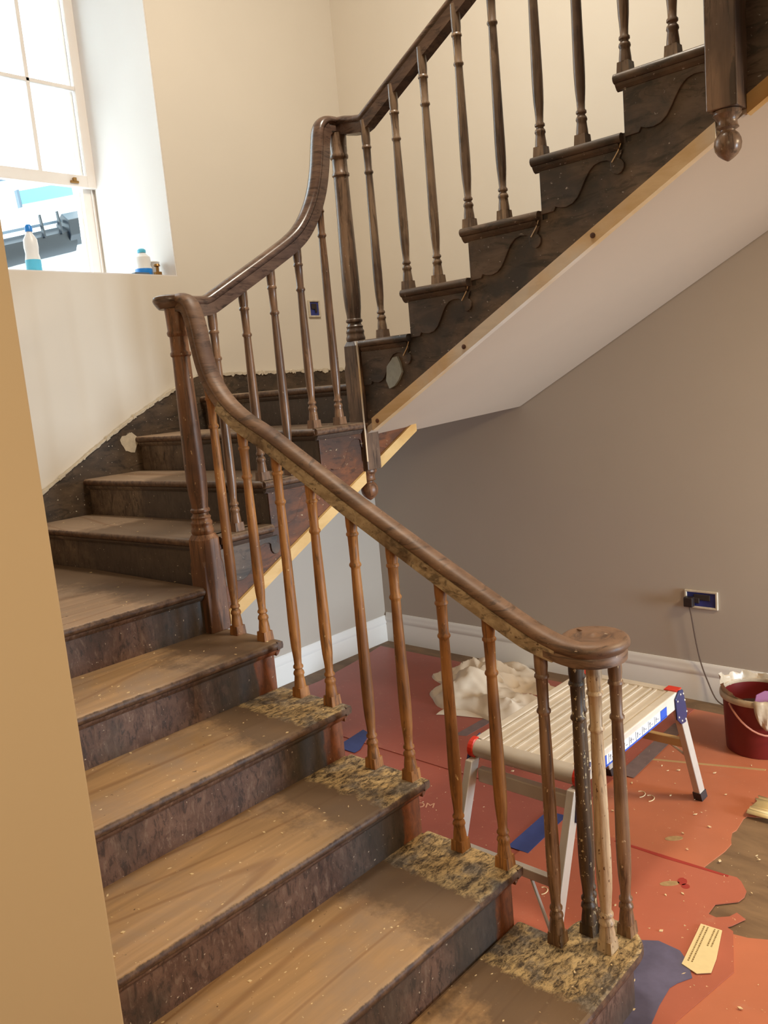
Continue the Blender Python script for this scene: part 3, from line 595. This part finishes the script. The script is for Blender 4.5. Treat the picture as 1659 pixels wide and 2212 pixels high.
for y, sg in ((py0, -1), (py1, 1)):
    q = [(a[0]-.004, a[1]+.003) if i < 6 else a for i, a in enumerate(er)]
    MB().prism([(px0+.03+.040*math.cos(a), pz-.032+.037*math.sin(a)) for a in [PI/2+PI*i/10 for i in range(11)]]+[(px0+.0, pz-.085), (px0+.03, pz-.085), (px0+.04, pz+.004)], 'Y', min(y-sg*.018, y+sg*.004), max(y-sg*.018, y+sg*.004)).build('red_cap', M['redp'], SP, bevel=.003)
    MB().box(px1-.03, px1+.014, min(y-sg*.05, y), max(y-sg*.05, y), pz, pz+.004).build('red_cap', M['redp'], SP)
    for xa, xs in ((px0+.01, -1), (px1-.01, 1)):
        bx = px0-.19 if xs < 0 else px1+.20
        tp = Vector((xa+xs*.012, y, pz-.06)); ft = Vector((bx, y+sg*.0, .0)); dv = (ft-tp).normalized(); sd = Vector((1, 0, 0)) if True else None
        w2 = .024
        lg = MB(); v = []
        for P0, zc in ((tp, None), (ft+(-dv)*.03, None)):
            for a, b in ((-w2, -.014), (w2, -.014), (w2, .014), (-w2, .014)): v.append(P0+Vector((a, b-sg*.014, 0)))
        lg.add(v, [(3, 2, 1, 0), (4, 5, 6, 7), (0, 1, 5, 4), (1, 2, 6, 5), (2, 3, 7, 6), (3, 0, 4, 7)]); lo = lg.build('leg', M['alu_leg'], SP, bevel=.003)
        fm = MB(); v = []
        for P0 in (ft+(-dv)*.045, ft):
            for a, b in ((-w2-.003, -.017), (w2+.003, -.017), (w2+.003, .017), (-w2-.003, .017)): v.append(P0+Vector((a, b-sg*.014, 0)))
        fm.add(v, [(3, 2, 1, 0), (4, 5, 6, 7), (0, 1, 5, 4), (1, 2, 6, 5), (2, 3, 7, 6), (3, 0, 4, 7)])
        fo = fm.build('rubber_foot', M['rubber'], SP); fo.parent = lo
        # hinge plate
        if xs > 0: hp = [(px1-.055, pz-.02), (px1-.02, pz+.004), (px1+.012, pz-.002), (px1+.026, pz-.04), (px1+.045, pz-.105), (px1+.03, pz-.14), (px1-.01, pz-.135), (px1-.045, pz-.105)]
        else: hp = [(px0+.075, pz+.002), (px0+.035, pz-.012), (px0+.005, pz-.03), (px0-.02, pz-.09), (px0-.035, pz-.16), (px0-.005, pz-.17), (px0+.03, pz-.11), (px0+.06, pz-.065)]
        yo = y+sg*.0; ho = MB().prism(hp, 'Y', min(yo, yo+sg*.008), max(yo, yo+sg*.008)).build('hinge_plate', M['navy'], SP, bevel=.003)
        cx_ = sum(p[0] for p in hp)/8; cz_ = sum(p[1] for p in hp)/8
        for a, b in hp:
            qx = a+(cx_-a)*.22; qz = b+(cz_-b)*.22
            rr = MB().lathe([(.0045, 0), (.0045, .002), (.002, .004)], seg=8, M=Matrix.Translation((qx, yo+sg*.008, qz)) @ Matrix.Rotation(PI/2*(1 if sg < 0 else -1), 4, 'X')).build('rivet', M['rivet'], SP); rr.parent = ho
for x, z, m in ((px0-.105, .20, 'alu_leg'), (px1+.075, .29, 'alu_tan')):
    MB().box(x-.012, x+.012, py0+.014, py1-.014, z-.017, z+.017).build('crossbar', M[m], SP, bevel=.003)
MB().tube([(px0-.09, -1.20, .20), (px0-.16, -1.32, .06)], .006, 6).build('brace', M['alu_leg'], SP)
MB().tube([(px1+.09, -1.24, .28), (px1+.12, -1.34, .20)], .005, 6).build('brace', M['alu_leg'], SP)
lb = MB().box(.52, 1.0, py0-.0015, py0, pz-.058, pz-.022).build('instruction_label', M['whitep'], SP)
m = MB().box(.945, .998, py0-.003, py0-.001, pz-.058, pz-.022).box(.50, .53, py0-.003, py0-.001, pz-.058, pz-.022).box(.52, 1.0, py0-.003, py0-.001, pz-.062, pz-.0565); m.parent = None
o = m.build('label_blue', M['bluecap'], SP); o.parent = lb
o.data.materials[0] = plain('label_blue_ink', (40, 84, 186), .4)
m = MB()
for i in range(8):
    x = .545+i*.05
    m.box(x, x+.0015, py0-.0028, py0-.001, pz-.056, pz-.024); m.box(x+.006+.004*(i % 3), x+.018+.006*(i % 2), py0-.0028, py0-.001, pz-.036-.004*(i % 2), pz-.034-.004*(i % 2)); m.box(x+.012, x+.0145, py0-.0028, py0-.001, pz-.05, pz-.03)
    m.box(x+.024, x+.036, py0-.0028, py0-.001, pz-.045, pz-.043)
o = m.build('label_pictograms', M['ink'], SP); o.parent = lb
o.data.materials[0] = plain('label_grey_ink', (120, 120, 130), .6)

# ------------------------------------------------------------------ bucket
BK = thing('bucket', (1.905, -1.372, 0), 'dark red plastic bucket lined with a pale bag standing by the baseboard', 'bucket')
bx_, by_ = 1.905, -1.372
MB().lathe([(.002, .0), (.132, .0), (.138, .006), (.150, .262), (.146, .262), (.134, .02), (.002, .015)], bx_, by_, 0, 40).build('body', M['bucket'], BK, smooth=True)
MB().lathe([(.149, .250), (.160, .250), (.162, .258), (.161, .272), (.156, .277), (.147, .276), (.145, .262), (.149, .250)], bx_, by_, 0, 40, cap=False).build('rim', M['liner'], BK, smooth=True)
MB().lathe([(.002, .17), (.143, .17), (.143, .178), (.002, .19)], bx_, by_, 0, 30).build('contents', M['content'], BK, smooth=True)
ln = MB(); nA = 60
def lin(a, j):
    r = (.145, .147, .150, .153)[j]
    k = max(0, math.cos(a-math.radians(85)))**.5 if math.cos(a-math.radians(85)) > 0 else 0
    nz = noise.noise(Vector((math.cos(a)*3.5, math.sin(a)*3.5, j*.6)))
    fold = .004*math.sin(a*17+j)+.003*math.sin(a*29)
    z = (.19, .24, .272+.02*k, .276+.045*k*(1+nz))[j]
    return (bx_+(r+fold*(j > 1)+.006*k*(j == 3))*math.cos(a), by_+(r+fold*(j > 1)+.006*k*(j == 3))*math.sin(a), z)
v = [lin(2*PI*i/nA, j) for j in range(4) for i in range(nA)]
ln.add(v, [(j*nA+i, j*nA+(i+1) % nA, (j+1)*nA+(i+1) % nA, (j+1)*nA+i) for j in range(3) for i in range(nA)]); ln.build('bag_liner', M['liner'], BK, smooth=True)
hd = []
for i in range(17):
    a = math.radians(150)+math.radians(130)*i/16; s = math.sin(PI*i/16)
    hd.append((bx_+(.158+.012*s)*math.cos(a), by_+(.158+.012*s)*math.sin(a), .245-.115*s))
MB().tube(hd, .0045, 6).build('bail_handle', M['bucket_rim'], BK, smooth=True)
bg_ = MB(); v = []; f = []
ac = math.radians(213)
for j in range(9):
    for i in range(11):
        u = (i-5)/5; vv = j/8; a = ac+u*.36*(1-.5*vv*vv); rr = .166+.016*math.sin(vv*PI)+.004*math.sin(u*9+vv*5)
        v.append((bx_+rr*math.cos(a), by_+rr*math.sin(a), .285-.135*vv+.02*u*u*vv))
for j in range(8):
    for i in range(10): q = j*11+i; f.append((q, q+1, q+12, q+11))
bg_.add(v, f); o = bg_.build('overhanging_bag', M['liner'], BK, smooth=True); s_ = o.modifiers.new('t', 'SOLIDIFY'); s_.thickness = .003
tub = thing('purple_lid', (1.87, -1.50, .2), 'purple plastic lid hanging over the rim of the red bucket', 'lid')
pm = MB(); pm.prism([(.0, .0), (.02, .045), (.06, .06), (.12, .05), (.12, -.03), (.07, -.06), (.03, -.035)], 'Z', 0, .006)
Mx = Matrix.Translation((1.752, -1.405, .262)) @ Matrix.Rotation(math.radians(-50), 4, 'Z') @ Matrix.Rotation(math.radians(58), 4, 'X')
for q in pm.v: q.xyz = Mx @ q
pm.build('lid_plate', M['purple'], tub, bevel=.002)

# ------------------------------------------------------------------ floor protection, tape, papers
def flat(name, poly, z0, th, m, loc, parent=None, bevel=0):
    return MB().prism(poly, 'Z', z0, z0+th).build(name, m, parent, loc=None if parent else loc, bevel=bevel)
shA = flat('protection_board', [(.02, -.95), (.985, -.95), (.99, .2), (.995, 1.10), (.2, 1.10), (.02, .5)], .001, .003, M['sheet_a'], (.5, 0, 0)); tag(shA, 'red floor protection board running under the stair beside the back baseboard', 'floor sheet', 'red floor protection boards')
shB = flat('protection_board', [(.97, -.97), (2.16, -.97), (2.17, 1.22), (1.9, 1.16), (1.5, 1.10), (.97, 1.12)], .0045, .003, M['sheet_a'], (1.5, 0, 0)); tag(shB, 'red floor protection board under the crumpled dust sheet in the corner', 'floor sheet', 'red floor protection boards')
hole = [(.855, -1.60), (.862, -1.529), (1.0, -1.553), (1.058, -1.555), (1.09, -1.542), (1.136, -1.53), (1.16, -1.537), (1.255, -1.53), (1.28, -1.535), (1.35, -1.70), (1.37, -1.9)]
shC = flat('protection_board', [(.845, -.94), (2.17, -.96), (2.17, -1.9), (1.37, -1.9)]+[(a, b) for a, b in hole[::-1][1:]], .0005, .003, M['sheet_b'], (1.6, -1.2, 0)); tag(shC, 'red protection board, warm light tinted into it, under the far legs of the platform and the bucket', 'floor sheet', 'red floor protection boards')
shD = flat('protection_board', [(.0, -.94), (.86, -.94), (.85, -1.56), (.86, -1.645), (.845, -1.665), (.80, -1.698), (.765, -1.703), (.73, -1.696), (.675, -1.641), (.616, -1.641), (.612, -1.668), (.64, -1.70), (.672, -1.712), (.655, -1.745), (.60, -1.722), (.585, -1.712), (.575, -1.735), (.40, -1.80), (.0, -1.72)], .0045, .003, M['sheet_c'], (.4, -1.3, 0)); tag(shD, 'torn red protection board beside the curved bottom step, rounded flap pointing right', 'floor sheet', 'red floor protection boards')
shE = flat('protection_board', [(.56, -1.70), (.575, -1.78), (.60, -1.83), (.60, -2.6), (-1.2, -2.6), (-1.2, -1.70), (.1, -1.70)], .0008, .003, M['sheet_b'], (0, -2.1, 0)); tag(shE, 'red protection board, warm light tinted into it, in the bottom right corner around the paper scrap', 'floor sheet', 'red floor protection boards')
# prints on the boards
def oval(cx, cy, a, b, rot, z, parent, name='oval_print', m='oval'):
    pts = [(cx+a*math.cos(t)*math.cos(rot)-b*math.sin(t)*math.sin(rot), cy+a*math.cos(t)*math.sin(rot)+b*math.sin(t)*math.cos(rot)) for t in [2*PI*i/24 for i in range(24)]]
    return flat(name, pts, z, .0006, M[m], None, parent)
oval(.70, -1.475, .014, .034, .75, .0076, shD); oval(.98, -1.37, .016, .034, .75, .0036, shC)
oval(.735, -1.505, .022, .016, .3, .0076, shD, 'red_mark', 'darkred'); oval(.715, -1.525, .014, .014, .3, .0076, shD, 'red_mark', 'darkred')
flat('fold_line', [(.845, -1.20), (.835, -1.20), (.832, -1.4), (.845, -1.62), (.855, -1.62), (.85, -1.4)], .0076, .0008, M['darkred'], None, shD)
flat('fold_line', [(1.53, -1.02), (1.545, -1.02), (1.70, -1.47), (1.685, -1.47)], .0036, .0015, M['alu_tan'], None, shC)
def text(txt, x, y, z, size, rot, parent, m):
    cu = bpy.data.curves.new('t', 'FONT'); cu.body = txt; cu.size = size; cu.extrude = .0004
    o = bpy.data.objects.new('t', cu); COL.objects.link(o); dg = bpy.context.evaluated_depsgraph_get(); me = bpy.data.meshes.new_from_object(o.evaluated_get(dg)); bpy.data.objects.remove(o)
    n = bpy.data.objects.new('printed_text', me); COL.objects.link(n); me.materials.append(m); n.parent = parent; n.location = Vector((x, y, z))-parent_origin(parent); n.rotation_euler = (0, 0, rot); return n
text('OOM', .60, -.345, .0046, .055, math.radians(-62), shA, M['print_'])
def arcs(cx, cy, z, parent, r=.016):
    m = MB()
    for k, (ox, oy) in enumerate(((0, 0), (-.012, -.045))):
        p = [(cx+ox+r*math.cos(a)*1.4, cy+oy+r*math.sin(a), z) for a in [math.radians(-150+200*i/10) for i in range(11)]]; m.tube(p, .0022, 5)
    return m.build('printed_mark', M['flake'], parent)
arcs(.42, -1.14, .0078, shD); arcs(1.22, -1.12, .0038, shC, .02)
# tape
for pts, z, m, lab in (([(.86, .30), (.915, .335), (1.085, .355), (1.07, .29), (.90, .20), (.86, .20)], .0078, 'tape', 'bright blue tape strip on the red board, nearest the stair riser'),
                  ([(1.28, -.10), (1.30, -.16), (1.56, -.17), (1.56, -.11)], .0078, 'tape_grey', 'dusty blue tape strip in front of the dust sheet'),
                  ([(.585, -.885), (.588, -.975), (.90, -.96), (.89, -.875)], .0078, 'tape', 'blue tape strip under the near end of the platform'),
                  ([(1.33, -.965), (1.33, -1.04), (1.95, -1.02), (1.95, -.955)], .0078, 'tape_grey', 'long dusty blue tape strip under the far legs of the platform')):
    tag(flat('tape_strip', pts, z, .0006, M[m], (pts[0][0], pts[0][1], z)), lab, 'tape')
fm_ = MB(); pts = [(.20, -1.46), (.357, -1.50), (.40, -1.57), (.395, -1.64), (.36, -1.68), (.305, -1.715), (.26, -1.69), (.23, -1.68), (.15, -1.685), (.05, -1.70), (-.1, -1.72), (-.1, -1.62)]
o = fm_.prism(pts, 'Z', .0085, .0105).build('plastic_film', M['film'], loc=(.25, -1.6, .01)); tag(o, 'dusty blue plastic film stuck down along the foot of the curved bottom step', 'plastic film')
# paper scraps
pa = thing('paper_scrap', (.45, -1.69, .012), 'cream printed paper scrap lying beside the blue film, printed lines', 'paper')
PQ = [Vector((.548, -1.644)), Vector((.553, -1.709)), Vector((.42, -1.742)), Vector((.352, -1.752)), Vector((.325, -1.72)), Vector((.34, -1.669))]
flat('sheet', [tuple(p) for p in PQ], .011, .002, M['paper'], None, pa)
e0, e1 = Vector((.545, -1.648)), Vector((.345, -1.672)); pv = Vector((e1.y-e0.y, -(e1.x-e0.x))).normalized()*-1
if pv.y > 0: pv = -pv
ik = MB()
for row in range(4):
    s = .02
    while s < (.93 if row < 2 else .45)*1.0:
        ln_ = random.uniform(.015, .05); a = e0.lerp(e1, s)+pv*(.007+row*.011+(.01 if row > 1 else 0)); b = e0.lerp(e1, min(.95, s+ln_))+pv*(.007+row*.011+(.01 if row > 1 else 0)); q = pv*.0045
        ik.prism([(a.x, a.y), (b.x, b.y), (b.x+q.x, b.y+q.y), (a.x+q.x, a.y+q.y)], 'Z', .0128, .0134); s += ln_+.012
o = ik.build('faded_print', M['ink'], pa)
p2_ = thing('paper_scrap', (1.35, -1.57, .01), 'curled cream paper scrap at the right picture edge by the bare floor', 'paper')
cm = MB(); v = []; nU = 10
for j in range(2):
    for i in range(nU):
        u = i/(nU-1); x = 1.27+.15*u; y = -1.535-(.0 if j == 0 else .16); v.append((x+.01*math.sin(i*2.2)*(j == 0), y+.008*math.sin(i*3), .012+.018*abs(math.sin(u*5+.6))))
cm.add(v, [(i, i+1, nU+i+1, nU+i) for i in range(nU-1)]); o = cm.build('sheet', M['paper'], p2_, smooth=True); s_ = o.modifiers.new('t', 'SOLIDIFY'); s_.thickness = .002

# ------------------------------------------------------------------ dust sheet
ds = MB(); v = []; f = []; NR, NA = 34, 110
cx_, cy_ = 1.87, .07
def outline(a):
    return .39+.06*math.sin(2*a+.6)+.035*math.sin(5*a+1)+.02*math.sin(9*a)
for j in range(NR):
    rr = j/(NR-1)
    for i in range(NA):
        a = 2*PI*i/NA; R = outline(a)*rr; x = cx_+R*math.cos(a)*.86; y = cy_+R*math.sin(a)*1.15
        p = Vector((x*3.2, y*3.2, .3)); n1 = noise.noise(p); n2 = abs(noise.noise(Vector((x*5.5+4, y*4.2+x*2, 1.1)))); n3 = abs(noise.noise(Vector((x*15, y*15+3, 2.2))))
        e = (1-rr**2.2); z = .012+e*(.125+.11*n1-.19*n2-.05*n3)+ (1-e)*(.012*abs(math.sin(a*11)))
        if rr > .97: z = .006
        v.append((x, y, max(z, .006)))
for j in range(NR-1):
    for i in range(NA): f.append((j*NA+i, j*NA+(i+1) % NA, (j+1)*NA+(i+1) % NA, (j+1)*NA+i))
ds.add(v, f); o = ds.build('dust_sheet', M['canvas'], loc=(cx_, cy_, 0), smooth=True); tag(o, 'crumpled cream cotton dust sheet heaped on the red boards near the corner', 'dust sheet')
o2 = MB(); v = []
for j in range(5):
    for i in range(14):
        u = i/13; x = 1.43+.10*(j/4)+.16*u; y = .14-.42*u+.015*math.sin(u*8); v.append((x, y, .010+.012*math.sin(PI*j/4)*(.6+.4*math.sin(u*11))))
o2.add(v, [(j*14+i, j*14+i+1, (j+1)*14+i+1, (j+1)*14+i) for j in range(4) for i in range(13)]); q = o2.build('trailing_hem', M['canvas'], o, smooth=True)

# ------------------------------------------------------------------ bottles on the sill
def bottle(label, x, y, h, r, capm, labm):
    t = thing('bottle', (x, y, wz0+.006), label, 'bottle'); z = wz0+.006
    MB().lathe([(.002, 0), (r, 0), (r, h*.30), (r*.86, h*.42), (r*.95, h*.55), (r*.9, h*.7), (r*.45, h*.82), (r*.38, h*.86), (.002, h*.86)], x, y, z, 24).build('body', M['whitep'], t, smooth=True)
    MB().lathe([(.002, h*.86), (r*.5, h*.86), (r*.5, h*.95), (r*.3, h), (.002, h)], x, y, z, 18).build('cap', capm, t, smooth=True)
    MB().lathe([(r*1.01, h*.05), (r*1.02, h*.06), (r*1.02, h*.28), (r*1.01, h*.29)], x, y, z, 24).build('label_band', labm, t, smooth=True)
bottle('white squeezy bottle with blue cap standing on the window sill', .20, 1.42, .235, .036, M['bluecap'], M['cyanp'])
bottle('rounded white tub bottle with blue label at the right end of the sill', .80, 1.40, .15, .045, M['cyanp'], M['bluecap'])
cu = thing('plastic_cup', (.875, 1.42, wz0+.006), 'clear grey plastic cup at the right end of the window sill', 'cup')
MB().lathe([(.002, 0), (.026, 0), (.034, .085), (.031, .085), (.024, .004), (.002, .004)], .875, 1.42, wz0+.006, 20).build('cup_wall', M['silver'], cu, smooth=True)
MB().lathe([(.034, .08), (.036, .082), (.036, .087), (.033, .088), (.034, .08)], .875, 1.42, wz0+.006, 20, cap=False).build('rim', M['whitep'], cu, smooth=True)
kn = MB().lathe([(.002, 0), (.022, 0), (.022, .018), (.008, .02), (.008, .045), (.018, .05), (.014, .06), (.002, .062)], .835, 1.325, wz0+.006, 16)
tag(kn.build('knob', M['brass'], loc=(.835, 1.325, wz0+.006), smooth=True), 'small brown knob lying at the front edge of the sill by the cup', 'knob')
tg = MB().box(.70, .79, 1.33, 1.37, wz0+.006, wz0+.022); tag(tg.build('scraper', M['pipe'], loc=(.74, 1.35, wz0+.006), bevel=.004), 'dark scraper lying on the sill in front of the tub bottle', 'tool')

# ------------------------------------------------------------------ debris
def flakes(name, spots, label, cat, zoff):
    m = MB()
    for x, y, z, s in spots:
        a = random.uniform(0, PI); c, s_ = math.cos(a)*s, math.sin(a)*s; e = random.uniform(.25, .7)
        b = [(x+c, y+s_, z), (x-s_*e, y+c*e, z), (x-c, y-s_, z), (x+s_*e, y-c*e, z)]
        t = s*.35; m.add(b+[(p[0], p[1], p[2]+t) for p in b], [(3, 2, 1, 0), (4, 5, 6, 7), (0, 1, 5, 4), (1, 2, 6, 5), (2, 3, 7, 6), (3, 0, 4, 7)])
    o = m.build(name, M['flake'], loc=(spots[0][0], spots[0][1], 0)); tag(o, label, cat, None, 'stuff'); return o
sp = []
for k in range(1, 7):
    y0 = NY[k]+.01; y1 = (NY[k+1] if k < 6 else 1.2)+.02
    for _ in range(55): sp.append((random.uniform(-1.2, .02), random.uniform(y0, y1), Z[k], random.choice((.0015, .002, .003, .004, .006))))
for k in (7, 8, 9):
    for _ in range(18): sp.append((random.uniform(NX[k][0]+.02, NX[k+1][0]), random.uniform(0, 1.2), Z[k], random.choice((.002, .003, .004))))
flakes('paint_flakes', sp, 'pale paint flakes scattered over the stair treads', 'debris', 0)
sp = []
for _ in range(330):
    x, y = random.uniform(.05, 1.7), random.uniform(-2.3, -.2)
    sp.append((x, y, .0078, random.choice((.002, .0025, .003, .004, .006, .008))))
flakes('plaster_crumbs', sp, 'cream plaster crumbs scattered over the red floor boards', 'debris', 0)
